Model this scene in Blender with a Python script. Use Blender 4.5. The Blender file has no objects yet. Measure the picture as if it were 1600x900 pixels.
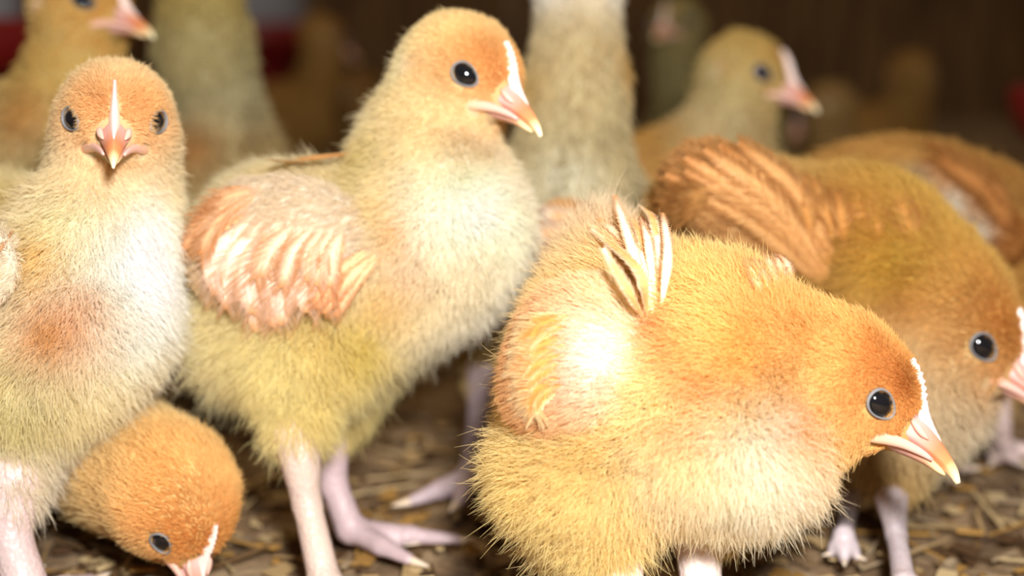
import bpy, math, random
import numpy as np
from mathutils import Vector, Matrix, kdtree

rng = np.random.default_rng(7)
random.seed(7)
sc = bpy.context.scene
COL = sc.collection

# ------------------------------------------------------------------ camera, light, exposure
TILT = math.radians(12.0)
F_PX = 2000.0                       # focal length in pixels of the 1600x900 frame
CAM = np.array([0.0, 0.0, 0.133])
FWD = np.array([0, math.cos(TILT), -math.sin(TILT)])
DWN = np.array([0, -math.sin(TILT), -math.cos(TILT)])
RGT = np.array([1.0, 0, 0])

cam_data = bpy.data.cameras.new('camera')
cam = bpy.data.objects.new('camera', cam_data)
COL.objects.link(cam)
cam.location = CAM
cam.rotation_euler = (math.pi / 2 - TILT, 0, 0)
cam_data.sensor_width = 36
cam_data.lens = 45
cam_data.clip_start = 0.01
cam_data.clip_end = 20
cam_data.dof.use_dof = True
cam_data.dof.focus_distance = 0.262
cam_data.dof.aperture_fstop = 6.0
sc.camera = cam

world = bpy.data.worlds.new('barn_air')
sc.world = world
world.use_nodes = True
world.node_tree.nodes['Background'].inputs[0].default_value = (1.0, 0.80, 0.58, 1)
world.node_tree.nodes['Background'].inputs[1].default_value = 0.10

def area_light(name, loc, target, size, watts, color):
    d = bpy.data.lights.new(name, 'AREA')
    d.shape = 'DISK'
    d.size = size
    d.energy = watts
    d.color = color
    o = bpy.data.objects.new(name, d)
    COL.objects.link(o)
    o.location = loc
    v = Vector(target) - Vector(loc)
    o.rotation_euler = v.to_track_quat('-Z', 'Y').to_euler()
    return o

area_light('camera_flash', (0.04, -0.02, 0.215), (0.03, 0.32, 0.05), 0.045, 2.65, (1.0, 0.97, 0.93))
area_light('overhead_fill', (-0.1, 0.9, 1.6), (0.1, 0.4, 0), 0.15, 5, (1.0, 0.75, 0.45))  # added warm fill lamp, out of view, brightens the wall and rear chicks

vs = sc.view_settings
vs.view_transform = 'Standard'
vs.look = 'None'
vs.exposure = 0.0
vs.gamma = 1.0
vs.use_curve_mapping = False
sc.cycles.max_bounces = 10
sc.cycles.diffuse_bounces = 8
sc.cycles.transmission_bounces = 8
sc.cycles.transparent_max_bounces = 8

# ------------------------------------------------------------------ helpers
def P(u, v, d):
    """the place seen at (u, v) of the 1600x900 frame, d metres in front of the camera"""
    return CAM + RGT * ((u - 800) / F_PX * d) + DWN * ((v - 450) / F_PX * d) + FWD * d

def G(u, v, h=0.0):
    """the place on the floor (or h above it) seen at (u, v)"""
    r = RGT * ((u - 800) / F_PX) + DWN * ((v - 450) / F_PX) + FWD
    return CAM + r * ((h - CAM[2]) / r[2])

def px(n, d):
    return n * d / F_PX

def nrm(a):
    a = np.asarray(a, float)
    return a / (np.linalg.norm(a, axis=-1, keepdims=True) + 1e-12)

def lin(c):
    c = np.asarray(c, float) / 255.0
    return np.where(c <= 0.04045, c / 12.92, ((c + 0.055) / 1.055) ** 2.4)

def tag(o, label=None, cat=None, group=None, kind=None):
    if label: o['label'] = label
    if cat: o['category'] = cat
    if group: o['group'] = group
    if kind: o['kind'] = kind
    return o

def link(name, data, parent=None):
    o = bpy.data.objects.new(name, data)
    COL.objects.link(o)
    if parent is not None:
        o.parent = parent
    return o

def mesh_obj(name, verts, faces, mat, parent=None, cols=None, smooth=True):
    me = bpy.data.meshes.new(name)
    verts = np.asarray(verts, float)
    faces_l = faces.tolist() if isinstance(faces, np.ndarray) else faces
    me.from_pydata(verts.tolist(), [], faces_l)
    me.update()
    if smooth:
        me.polygons.foreach_set('use_smooth', np.ones(len(me.polygons), bool))
    if cols is not None:
        a = me.color_attributes.new('Col', 'FLOAT_COLOR', 'POINT')
        c = np.ones((len(verts), 4)); c[:, :3] = cols
        a.data.foreach_set('color', c.astype(np.float32).ravel())
    me.materials.append(mat)
    return link(name, me, parent)

def noise3(p, scale, seed=0):
    """cheap smooth noise from sums of sines, about -1..1"""
    r = np.random.default_rng(seed)
    out = np.zeros(len(p))
    for i in range(6):
        k = nrm(r.normal(size=3)) * scale * (0.6 + 0.5 * i)
        out += np.sin(p @ k + r.uniform(0, 6.28)) / (1 + 0.35 * i)
    return out / 2.6

# ------------------------------------------------------------------ implicit surfaces
class Prim:
    def __init__(s, kind, **k):
        s.kind = kind
        s.__dict__.update(k)

def cone(a, b, ra, rb, fur=0.004, col=(230, 200, 140), flow=None):
    return Prim('cone', a=np.asarray(a, float), b=np.asarray(b, float), ra=ra, rb=rb, fur=fur, col=lin(col), flow=flow)

def ell(c, M, r, fur=0.004, col=(230, 200, 140), flow=None):
    """M rows: the three unit axes"""
    return Prim('ell', c=np.asarray(c, float), M=np.asarray(M, float), r=np.asarray(r, float), fur=fur, col=lin(col), flow=flow)

def vell(u, v, d, ru, rv, rd, rot=0, **k):
    """ellipsoid: radii ru, rv across the view and rd along it, in px at distance d; rot turns ru clockwise on screen"""
    a = math.radians(rot)
    e1 = RGT * math.cos(a) + DWN * math.sin(a)
    e2 = -RGT * math.sin(a) + DWN * math.cos(a)
    return ell(P(u, v, d), [e1, e2, FWD], [px(ru, d), px(rv, d), px(rd, d)], **k)

def prim_sdf(s, p):
    if s.kind == 'cone':
        ba = s.b - s.a
        h = np.clip(((p - s.a) @ ba) / (ba @ ba), 0, 1)
        q = p - s.a - h[:, None] * ba
        return np.sqrt((q * q).sum(1)) - (s.ra + (s.rb - s.ra) * h)
    q = (p - s.c) @ s.M.T
    k0 = np.linalg.norm(q / s.r, axis=1)
    k1 = np.linalg.norm(q / (s.r ** 2), axis=1)
    return k0 * (k0 - 1) / (k1 + 1e-9)

def smin(d, e, k):
    h = np.clip(0.5 + 0.5 * (e - d) / k, 0, 1)
    return e * (1 - h) + d * h - k * h * (1 - h)

def sdf(prims, p, k):
    """head shapes blend tightly among themselves, the body loosely"""
    dh = db = None
    for s in prims:
        e = prim_sdf(s, p)
        if getattr(s, 'head', False):
            dh = e if dh is None else smin(dh, e, 0.0032)
        else:
            db = e if db is None else smin(db, e, k)
    if dh is None: return db
    if db is None: return dh
    return smin(dh, db, min(k, .006))

def surface(prims, k, cell):
    """naive surface nets over the blended shapes"""
    lo = np.full(3, 1e9); hi = -lo
    for s in prims:
        if s.kind == 'cone':
            for q, r in ((s.a, s.ra), (s.b, s.rb)):
                lo = np.minimum(lo, q - r); hi = np.maximum(hi, q + r)
        else:
            r = np.sqrt((s.M ** 2 * (s.r ** 2)[:, None]).sum(0))
            lo = np.minimum(lo, s.c - r); hi = np.maximum(hi, s.c + r)
    lo -= 2 * cell + k * .3; hi += 2 * cell + k * .3
    n = np.ceil((hi - lo) / cell).astype(int) + 1
    ax = [lo[i] + cell * np.arange(n[i]) for i in range(3)]
    pts = np.stack(np.meshgrid(*ax, indexing='ij'), -1).reshape(-1, 3)
    V = np.concatenate([sdf(prims, c, k) for c in np.array_split(pts, max(1, len(pts) // 300000))]).reshape(n)
    corners = [(i, j, l) for i in (0, 1) for j in (0, 1) for l in (0, 1)]
    m = n - 1
    C = np.stack([V[i:i + m[0], j:j + m[1], l:l + m[2]] for i, j, l in corners], -1)
    act = (C.min(-1) < 0) & (C.max(-1) >= 0)
    ids = -np.ones(m, int)
    cells = np.argwhere(act)
    ids[act] = np.arange(len(cells))
    Ca = C[act]
    acc = np.zeros((len(cells), 3)); cnt = np.zeros(len(cells))
    ca = np.array(corners, float)
    for x in range(8):
        for y in range(x + 1, 8):
            if np.abs(ca[x] - ca[y]).sum() != 1: continue
            cr = (Ca[:, x] < 0) != (Ca[:, y] < 0)
            t = Ca[:, x] / (Ca[:, x] - Ca[:, y] + 1e-20)
            pt = ca[x] + t[:, None] * (ca[y] - ca[x])
            acc[cr] += pt[cr]; cnt[cr] += 1
    verts = lo + cell * (cells + acc / cnt[:, None])
    faces = []
    for a in range(3):
        b, c = (a + 1) % 3, (a + 2) % 3
        sl0 = [slice(0, n[i]) for i in range(3)]; sl1 = list(sl0)
        sl0[a] = slice(0, n[a] - 1); sl1[a] = slice(1, n[a])
        s0 = V[tuple(sl0)] < 0; s1 = V[tuple(sl1)] < 0
        e = np.argwhere(s0 != s1)
        e = e[(e[:, b] > 0) & (e[:, c] > 0) & (e[:, b] < n[b] - 1) & (e[:, c] < n[c] - 1)]
        flip = s0[tuple(e.T)]
        db = np.zeros(3, int); db[b] = 1
        dc = np.zeros(3, int); dc[c] = 1
        q = np.stack([ids[tuple((e - db - dc).T)], ids[tuple((e - dc).T)], ids[tuple(e.T)], ids[tuple((e - db).T)]], 1)
        q[~flip] = q[~flip][:, ::-1]
        q = q[(q >= 0).all(1)]
        faces.append(q)
    return verts, np.concatenate(faces)

def grad(prims, p, k, e=0.0004):
    g = np.stack([sdf(prims, p + np.eye(3)[i] * e, k) - sdf(prims, p - np.eye(3)[i] * e, k) for i in range(3)], 1)
    return nrm(g)

# ------------------------------------------------------------------ materials
def new_mat(name):
    m = bpy.data.materials.new(name)
    m.use_nodes = True
    nt = m.node_tree
    return m, nt, nt.nodes['Principled BSDF'], nt.nodes['Material Output']

def setp(b, **k):
    for n, v in k.items():
        b.inputs[n.replace('_', ' ')].default_value = v

def attr_mat(name, rough, spec=0.3, bump=0, scale=0, sss=0.0):
    m, nt, b, out = new_mat(name)
    a = nt.nodes.new('ShaderNodeAttribute'); a.attribute_name = 'Col'
    nt.links.new(a.outputs['Color'], b.inputs['Base Color'])
    b.inputs['Roughness'].default_value = rough
    b.inputs['Specular IOR Level'].default_value = spec
    if sss:
        b.inputs['Subsurface Weight'].default_value = sss
        b.inputs['Subsurface Radius'].default_value = (0.0015, 0.0007, 0.0004)
        b.inputs['Subsurface Scale'].default_value = 1.0
    if bump:
        t = nt.nodes.new('ShaderNodeTexCoord')
        n = nt.nodes.new('ShaderNodeTexVoronoi'); n.inputs['Scale'].default_value = scale
        bp = nt.nodes.new('ShaderNodeBump'); bp.inputs['Strength'].default_value = bump
        bp.inputs['Distance'].default_value = 0.0004
        nt.links.new(t.outputs['Object'], n.inputs['Vector'])
        nt.links.new(n.outputs['Distance'], bp.inputs['Height'])
        nt.links.new(bp.outputs['Normal'], b.inputs['Normal'])
    return m

M_SKIN = attr_mat('chick_skin', 0.9, 0.05)
M_LEG = attr_mat('pink_scaly_leg', 0.42, 0.4, 0.5, 900, 0.25)
M_BEAK = attr_mat('horn_beak', 0.38, 0.4, sss=0.2)
M_FEATHER = attr_mat('feather_vane', 0.55, 0.3)

def fur_mat():
    m = bpy.data.materials.new('chick_down')
    m.use_nodes = True
    nt = m.node_tree
    nt.nodes.clear()
    out = nt.nodes.new('ShaderNodeOutputMaterial')
    a = nt.nodes.new('ShaderNodeAttribute'); a.attribute_name = 'Col'
    d = nt.nodes.new('ShaderNodeBsdfDiffuse')
    t = nt.nodes.new('ShaderNodeBsdfTranslucent')
    mx = nt.nodes.new('ShaderNodeMixShader'); mx.inputs[0].default_value = 0.5
    nt.links.new(a.outputs['Color'], d.inputs['Color'])
    nt.links.new(a.outputs['Color'], t.inputs['Color'])
    nt.links.new(d.outputs[0], mx.inputs[1]); nt.links.new(t.outputs[0], mx.inputs[2])
    nt.links.new(mx.outputs[0], out.inputs['Surface'])
    return m
M_FUR = fur_mat()

M_EYE, nt, b, _ = new_mat('dark_eye')
setp(b, Base_Color=(0.006, 0.006, 0.008, 1), Roughness=0.08, Coat_Weight=0.6)
M_LID, nt, b, _ = new_mat('grey_eyelid')
setp(b, Base_Color=(0.20, 0.20, 0.21, 1), Roughness=0.6)

# ------------------------------------------------------------------ down made of strands
def strands(name, parent, verts, faces, attrs, n_str, clump=0.45, seed=1, rad=0.00007, avoid=(), lift=0.5, jit=0.28, extra=None):
    """attrs: per-vertex normal, fur length, colour, flow"""
    r = np.random.default_rng(seed)
    N, L, C, Fl = attrs
    v0, v1, v2, v3 = (verts[faces[:, i]] for i in range(4))
    area = 0.5 * np.linalg.norm(np.cross(v2 - v0, v3 - v1), axis=1)
    Lf = L[faces].mean(1)
    area = area * (Lf > 0.0004) * np.clip(.005 / (Lf + 1e-5), .8, 2.4)
    f = r.choice(len(faces), n_str, p=area / area.sum())
    s, t = r.random(n_str)[:, None], r.random(n_str)[:, None]
    w = [(1 - s) * (1 - t), s * (1 - t), s * t, (1 - s) * t]
    def mixa(A):
        A = A if A.ndim == 2 else A[:, None]
        return sum(w[i] * A[faces[f][:, i]] for i in range(4))
    root = mixa(verts); n = nrm(mixa(N)); L_ = mixa(L)[:, 0]; c = mixa(C); fl = mixa(Fl)
    keep = np.ones(len(root), bool)
    for q, rr in avoid:
        keep &= np.linalg.norm(root - q, axis=1) > rr * r.uniform(0.9, 1.1, len(root))
    root, n, L_, c, fl = (x[keep] for x in (root, n, L_, c, fl))
    m = len(root)
    fl = fl - n * (fl * n).sum(1, keepdims=True)
    big = np.stack([noise3(root, 230, seed + 3 + i) for i in range(3)], 1) * 0.22
    lf = (lift * .75 + .38 * np.clip((L_ - .003) / .004, 0, 1))[:, None]
    jt = jit * (0.8 + 0.7 * np.clip((L_ - .003) / .004, 0, 1))[:, None]
    d0 = nrm(n * lf + fl * (1 - lf) + big + r.normal(size=(m, 3)) * jt * 0.7)
    d1 = nrm(n * lf * 0.8 + fl * 0.8 + big * 1.6 + r.normal(size=(m, 3)) * jt * 1.15 + np.array([0, 0, -0.12]))
    L_ = L_ * r.uniform(0.55, 1.15, m) * (1 + 0.25 * noise3(root, 400, seed))
    L_ = L_ * np.where((r.random(m) < .07) & (L_ > .003), 1.42, 1.0)
    L_ = np.maximum(L_, 0.0005)
    K = 4
    pts = np.zeros((m, K, 3))
    for j in range(K):
        q = j / (K - 1)
        pts[:, j] = root + (d0 * (q - 0.5 * q * q) + d1 * 0.5 * q * q)* L_[:, None]
    pts[:, 0] -= n * 0.0003
    if clump > 0:
        M = max(60, m // 14)
        ci = r.choice(m, min(M, m), replace=False)
        kd = kdtree.KDTree(len(ci))
        for i, j in enumerate(ci): kd.insert(root[j], i)
        kd.balance()
        near = np.array([kd.find(x)[1] for x in root])
        cj = ci[near]
        for j in range(1, K):
            q = j / (K - 1)
            pts[:, j] += (pts[cj, j] - pts[:, j]) * (clump * q ** 1.3) * r.uniform(0.4, 1, m)[:, None]
    prof = np.array([1.0, 0.95, 0.7, 0.15])
    radii = np.tile(prof, (m, 1)) * rad
    cc = np.repeat(np.clip(c * r.uniform(0.9, 1.08, (m, 1)), 0, 0.97)[:, None], K, 1)
    if extra:
        pts = np.concatenate([pts] + [e_[0] for e_ in extra]); cc = np.concatenate([cc] + [e_[1] for e_ in extra])
        radii = np.concatenate([radii] + [e_[2] for e_ in extra]); m = len(pts)
    cv = bpy.data.hair_curves.new(name)
    cv.add_curves([K] * m)
    cv.attributes['position'].data.foreach_set('vector', pts.astype(np.float32).ravel())
    ra = cv.attributes.get('radius') or cv.attributes.new('radius', 'FLOAT', 'POINT')
    ra.data.foreach_set('value', radii.astype(np.float32).ravel())
    ca = cv.attributes.new('Col', 'FLOAT_COLOR', 'POINT')
    c4 = np.ones((m, K, 4)); c4[..., :3] = cc
    ca.data.foreach_set('color', c4.astype(np.float32).ravel())
    cv.materials.append(M_FUR)
    return link(name, cv, parent)

# ------------------------------------------------------------------ small meshes
def loft(name, centers, frames, radii, mat, parent, cols, seg=20, power=2.0):
    """rings of seg points; frames: (side, up) per ring; radii: (half width, half height up, half height down)"""
    vs_, cs = [], []
    for c, (sd, up), (w, hu, hd), col in zip(centers, frames, radii, cols):
        for i in range(seg):
            a = 2 * math.pi * i / seg
            x, y = math.cos(a), math.sin(a)
            x = math.copysign(abs(x) ** (2 / power), x); y = math.copysign(abs(y) ** (2 / power), y)
            vs_.append(c + sd * x * w + up * y * (hu if y > 0 else hd)); cs.append(col)
    fs = []
    n = len(centers)
    for k in range(n - 1):
        for i in range(seg):
            j = (i + 1) % seg
            fs.append([k * seg + i, k * seg + j, (k + 1) * seg + j, (k + 1) * seg + i])
    fs.append(list(range(seg))[::-1]); fs.append([(n - 1) * seg + i for i in range(seg)])
    return mesh_obj(name, vs_, fs, mat, parent, np.array(cs))

def interp(keys, n):
    keys = np.asarray(keys, float)
    t = np.linspace(0, len(keys) - 1, n)
    return np.stack([np.interp(t, np.arange(len(keys)), keys[:, i]) for i in range(keys.shape[1])], 1)

def smooth_path(keys, n):
    """Catmull-Rom through the rows of keys"""
    k = np.asarray(keys, float)
    k = np.vstack([2 * k[0] - k[1], k, 2 * k[-1] - k[-2]])
    out = []
    m = len(k) - 3
    for x in np.linspace(0, m - 1e-6, n):
        i = int(x); t = x - i
        a, b_, c, d = k[i:i + 4]
        out.append(0.5 * ((2 * b_) + (-a + c) * t + (2 * a - 5 * b_ + 4 * c - d) * t * t + (-a + 3 * b_ - 3 * c + d) * t ** 3))
    return np.array(out)

def feather(parent, pts, nor, width, col_mid, col_rim, seed=0, name='flight_feather', camber=0.10, barbs=None, rad=0.00009):
    """a vane along pts facing nor with a raised shaft; its loose barb ends are added to barbs"""
    r = np.random.default_rng(seed)
    n, m = 15, 9
    path = smooth_path(pts, n); nn = nrm(smooth_path(nor, n))
    tg = nrm(np.gradient(path, axis=0))
    side = nrm(np.cross(tg, nn)); nn = nrm(np.cross(side, tg))
    mid, rim = lin(col_mid), lin(col_rim)
    def wid(t): return width * (0.10 + 0.9 * min(1, t / 0.35) ** 0.8) * math.sqrt(max(0.0, 1 - max(0, (t - 0.50) / 0.52) ** 2.2))
    vs_, cs, fs = [], [], []
    for i in range(n):
        t = i / (n - 1)
        w = wid(t) * .78
        row = r.uniform(.9, 1.08)
        for j in range(m):
            q_ = (j / (m - 1)) * 2 - 1
            q = path[i] + side[i] * q_ * w * 0.5 * (1 + 0.08 * r.normal() * (abs(q_) > 0.9)) - nn[i] * (q_ * q_) * w * camber
            q = q - tg[i] * abs(q_) * w * 0.12
            if abs(q_) < 0.01: q = q + nn[i] * width * 0.03
            vs_.append(q)
            e = max(np.clip((abs(q_) - 0.45) / 0.6, 0, 1), np.clip((t - 0.80) / 0.18, 0, 1))
            cs.append((mid * (1 - e) + rim * e) * r.uniform(.94, 1.05) * row)
    for i in range(n - 1):
        for j in range(m - 1):
            a = i * m + j
            fs.append([a, a + 1, a + m + 1, a + m])
    if barbs is not None:
        nb = 60
        B, Cc, Rr = [], [], []
        for i in range(nb):
            t = .04 + .95 * i / nb
            x = t * (n - 1); i0 = min(int(x), n - 2); f = x - i0
            lerp = lambda A: A[i0] * (1 - f) + A[i0 + 1] * f
            p0, t0, s0, n0 = lerp(path), lerp(tg), lerp(side), lerp(nn)
            w = wid(t) * .5
            for sg in (-1, 1):
                w2 = w * r.uniform(.85, 1.2) + width * .05
                fw = w2 * r.uniform(.9, 1.5) + (width * .25 if t > .85 else 0)
                col0 = mid * r.uniform(.85, 1.1); e = np.clip((t - .8) / .2, 0, 1)
                colr = rim * r.uniform(.85, 1.15)
                for_pts = []; for_c = []
                for k_ in range(4):
                    q = k_ / 3
                    for_pts.append(p0 + s0 * sg * w2 * q + t0 * fw * (q ** 1.5) - n0 * w2 * camber * q * q + n0 * width * (.035 + .02 * r.normal() * q))
                    ee = max(e, np.clip((q - .35) / .6, 0, 1))
                    for_c.append(np.clip(col0 * (1 - ee) + colr * ee, 0, .96))
                B.append(for_pts); Cc.append(for_c); Rr.append(np.array([.7, 1.1, .9, .3]) * rad)
        for i in range(0, n - 4, 3):
            B.append([path[i + k_] + nn[i + k_] * width * .05 for k_ in range(4)]); Cc.append([np.clip(mid * 1.1, 0, .96)] * 4)
            Rr.append(np.full(4, width * .035))
        barbs.append((np.array(B), np.array(Cc), np.array(Rr)))
    return mesh_obj(name, vs_, fs, M_FEATHER, parent, np.array(cs))

# ------------------------------------------------------------------ the chick
ORANGE = (226, 150, 72)
GOLD = (240, 190, 110)
BUFF = (236, 205, 150)
CREAM = (244, 232, 200)
YELLOW = (226, 200, 118)
WHITE = (250, 246, 232)
RUST = (196, 118, 52)
GREY = (214, 204, 178)

class Chick:
    def __init__(s, label, cell=0.0015, k=0.010, seed=1, group=None):
        s.label, s.cell, s.k, s.seed = label, cell, k, seed
        s.prims, s.blobs, s.avoid = [], [], []
        s.head = None
        s.flow = RGT * -1
        s.group = group

    def set_head(s, u, v, d, R, yaw, pitch, roll=0, cols=None, fur=1.0):
        """R in px at d. yaw 0: beak to screen right, 90: to the camera, 180: to screen left, -90: away. pitch: beak down"""
        y, p = math.radians(yaw), math.radians(pitch)
        up0 = -DWN; tow = -FWD
        F = RGT * math.cos(p) * math.cos(y) - up0 * math.sin(p) + tow * math.cos(p) * math.sin(y)
        U = RGT * math.sin(p) * math.cos(y) + up0 * math.cos(p) + tow * math.sin(p) * math.sin(y)
        S = np.cross(U, F)
        if roll:
            a = math.radians(roll)
            U, S = U * math.cos(a) + S * math.sin(a), S * math.cos(a) - U * math.sin(a)
        R = px(R, d)
        s.head = dict(c=P(u, v, d), F=F, U=U, S=S, R=R)
        c = dict(crown=GOLD, face=ORANGE, cheek=BUFF)
        if cols: c.update(cols)
        s.hcols = c
        H = s.H
        M = [F, S, U]
        back = -F * 0.9 - U * 0.25
        hp = [
            ell(H(-0.10, 0, 0.04), M, np.array([.84, .79, .82]) * R, fur=0.0030 * fur, col=c['crown'], flow=back),
            ell(H(.32, 0, .02), M, np.array([.60, .60, .62]) * R, fur=0.0017 * fur, col=c['face'], flow=back),
            ell(H(.04, .30, -.30), M, np.array([.54, .44, .46]) * R, fur=0.0026 * fur, col=c['cheek'], flow=back),
            ell(H(.04, -.30, -.30), M, np.array([.54, .44, .46]) * R, fur=0.0026 * fur, col=c['cheek'], flow=back),
            cone(H(.40, 0, -.16), H(.86, 0, -.20), .42 * R, .24 * R, fur=0.0010 * fur, col=c['face'], flow=back),
        ]
        for q in hp: q.head = True
        s.prims += hp

    def H(s, x, y, z):
        h = s.head
        return h['c'] + (h['F'] * x + h['S'] * y + h['U'] * z) * h['R']

    def add(s, *prims):
        s.prims += prims

    def paint(s, u, v, d, r, col, w=1.0):
        s.blobs.append((u, v, px(r, d), lin(col), w))

    def surf(s, u, v, prims=None, off=0.0):
        """the point of the skin seen at (u, v)"""
        prims = prims or s.prims
        r = nrm(RGT * ((u - 800) / F_PX) + DWN * ((v - 450) / F_PX) + FWD)
        t = 0.1; best = (1e9, t)
        for _ in range(160):
            e = sdf(prims, (CAM + r * t)[None], s.k)[0]
            if e < best[0]: best = (e, t)
            if e < 0.0001: break
            t += e * 0.7
            if t > 1.2: break
        q = CAM + r * best[1]
        g = grad(prims, q[None], s.k)[0]
        return q + g * (off - best[0] if best[0] > 0 else off), g

    def attrs(s, V, prims, base=None):
        D = np.stack([prim_sdf(p, V) for p in prims], 1)
        W = np.exp(-(D - D.min(1, keepdims=True)) / (s.k * 0.35)); W /= W.sum(1, keepdims=True)
        L = W @ np.array([p.fur for p in prims])
        C = W @ np.stack([p.col for p in prims])
        Fl = W @ np.stack([nrm(p.flow) if p.flow is not None else nrm(s.flow) for p in prims])
        return L, C, Fl

    def build(s, n_str, clump=0.22, rad=0.00007, lift=0.5, jit=0.28):
        V, Fc = surface(s.prims, s.k, s.cell)
        N = grad(s.prims, V, s.k)
        L, C, Fl = s.attrs(V, s.prims)
        L = L * (V[:, 2] > 0.003)
        if s.head:
            h = s.head
            q = (V - h['c']) / h['R']
            x, y, z = q @ h['F'], q @ h['S'], q @ h['U']
            rr = np.sqrt(x * x + y * y + z * z)
            on = np.clip((1.15 - rr) / 0.2, 0, 1)
            def spot(cx, cy, cz, rad_, col, w):
                for sg in ((1, -1) if cy else (1,)):
                    g = np.exp(-((x - cx) ** 2 + (y - cy * sg) ** 2 + (z - cz) ** 2) / rad_ ** 2) * w * on
                    C[:] = C * (1 - g[:, None]) + lin(col) * g[:, None]
            face, chk = s.hcols['face'], s.hcols['cheek']
            spot(.55, .35, .25, .38, face, 0.75)
            spot(.15, .6, -.1, .30, face, 0.5)
            spot(.62, .16, .42, .22, RUST, 0.35)
            spot(.62, .40, -.12, .20, RUST, 0.25)
            spot(-.45, .65, -.12, .36, chk, 0.85)
            spot(-.16, .72, .06, .14, RUST, 0.45)
            spot(-.26, .76, -.06, .11, (252, 228, 196), 0.9)
            spot(.1, .5, -.62, .4, chk, 0.8)
        for u, v, r, col, w in s.blobs:
            c = s.surf(u, v)[0]
            g = np.exp(-((V - c) ** 2).sum(1) / (r * r))[:, None] * w
            C = C * (1 - g) + col * g
        nz = noise3(V, 260, s.seed + 50)
        C = np.clip(C ** np.array([.76, .76, .83]) * (1 + 0.05 * nz[:, None]) * (1 + np.array([0.0, -0.03, -0.10]) * noise3(V, 120, s.seed + 9)[:, None]), 0, 0.95)
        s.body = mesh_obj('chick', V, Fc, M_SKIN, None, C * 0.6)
        tag(s.body, s.label, 'chick', s.group)
        avoid = list(s.avoid)
        if s.head:
            R = s.head['R']
            for sg in (1, -1):
                e = s.eye_point(sg)[0]
                avoid.append((e, 0.185 * R))
            avoid += [(s.H(1.06, 0, -.08), .30 * R), (s.H(1.0, 0, -.34), .28 * R), (s.H(.98, 0, .16), .11 * R), (s.H(.88, 0, .32), .09 * R), (s.H(.80, 0, .45), .08 * R), (s.H(.70, 0, .58), .07 * R)] + [(s.H(.74, .33 * g_, -.30), .15 * R) for g_ in (1, -1)]
        strands('down', s.body, V, Fc, (N, L, C, Fl), n_str, clump, s.seed, rad, avoid, lift, jit)
        if s.head: s.make_face()
        return s

    def eye_point(s, sg):
        h = s.head
        d = nrm(h['F'] * .60 + h['S'] * .62 * sg + h['U'] * .08)
        t = 1.3 * h['R']
        for _ in range(60):
            e = sdf(s.prims, (h['c'] + d * t)[None], s.k)[0]
            t -= e * 0.6
            if abs(e) < 1e-5: break
        q = h['c'] + d * t
        return q, nrm(grad(s.prims, q[None], s.k)[0] * .6 + d * .4)

    def make_face(s):
        h = s.head; R = h['R']; F, U, S = h['F'], h['U'], h['S']
        for sg in (1, -1):
            q, n = s.eye_point(sg)
            ax1 = nrm(F - n * (F @ n)); ax1 = nrm(ax1 - U * 0.35); ax1 = nrm(ax1 - n * (ax1 @ n))
            ax2 = np.cross(n, ax1)
            vs_, fs = [], []
            nu, nv = 18, 28
            for i in range(nu + 1):
                th = math.pi * i / nu
                for j in range(nv):
                    ph = 2 * math.pi * j / nv
                    vs_.append(q - n * .040 * R + (n * math.cos(th) * .12 + ax1 * math.sin(th) * math.cos(ph) * .190 + ax2 * math.sin(th) * math.sin(ph) * .148) * R)
            for i in range(nu):
                for j in range(nv):
                    fs.append([i * nv + j, i * nv + (j + 1) % nv, (i + 1) * nv + (j + 1) % nv, (i + 1) * nv + j])
            eye = mesh_obj('eye', vs_, fs, M_EYE, s.body)
            vs_, fs = [], []
            nu, nv = 32, 10
            for i in range(nu):
                a = 2 * math.pi * i / nu
                ring = ax1 * math.cos(a) * .205 + ax2 * math.sin(a) * (.150 - .03 * math.cos(a))
                for j in range(nv):
                    b_ = 2 * math.pi * j / nv
                    vs_.append(q + n * .030 * R + (ring * (1 + .09 * math.cos(b_)) + n * .024 * math.sin(b_)) * R)
            for i in range(nu):
                for j in range(nv):
                    fs.append([i * nv + j, i * nv + (j + 1) % nv, ((i + 1) % nu) * nv + (j + 1) % nv, ((i + 1) % nu) * nv + j])
            mesh_obj('eyelid', vs_, fs, M_LID, eye)
        # upper beak: arched ridge, hooked tip
        keys = [  # x, z, half width, up, down
            (.72, -.12, .25, .26, .14), (.88, -.13, .235, .27, .14), (1.02, -.145, .205, .235, .13), (1.18, -.18, .165, .19, .115),
            (1.34, -.225, .128, .14, .10), (1.50, -.285, .092, .10, .08), (1.63, -.35, .055, .065, .06), (1.73, -.435, .018, .03, .03)]
        ks = smooth_path(keys, 22)
        colk = np.array([lin((214, 160, 130)), lin((212, 164, 150)), lin((214, 166, 158)), lin((212, 152, 134)), lin((214, 132, 92)), lin((220, 144, 92)), lin((248, 222, 170)), lin((252, 240, 205))])
        ck = interp(colk, 22)
        cen = [s.H(k[0], 0, k[1]) for k in ks]
        dz = np.gradient(np.array([[k[0], k[1]] for k in ks]), axis=0)
        fr = []
        for g in dz:
            t = nrm(F * g[0] + U * g[1])
            fr.append((S, nrm(np.cross(t, S) * -1 if (np.cross(t, S) @ U) < 0 else np.cross(t, S))))
        bk = loft('beak', cen, fr, [(k[2] * R, k[3] * R, k[4] * R) for k in ks], M_BEAK, s.body, ck, 26, 1.5)
        # lower beak
        keys = [(.60, -.32, .30, .12, .12), (.85, -.31, .25, .12, .12), (1.08, -.31, .17, .10, .105), (1.28, -.335, .12, .08, .075), (1.46, -.385, .07, .05, .045), (1.56, -.41, .015, .01, .015)]
        ks = smooth_path(keys, 14)
        cols = interp(np.array([lin((216, 176, 160)), lin((212, 166, 160)), lin((210, 160, 150)), lin((212, 158, 126)), lin((240, 210, 160)), lin((240, 210, 160))]), 14)
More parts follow.
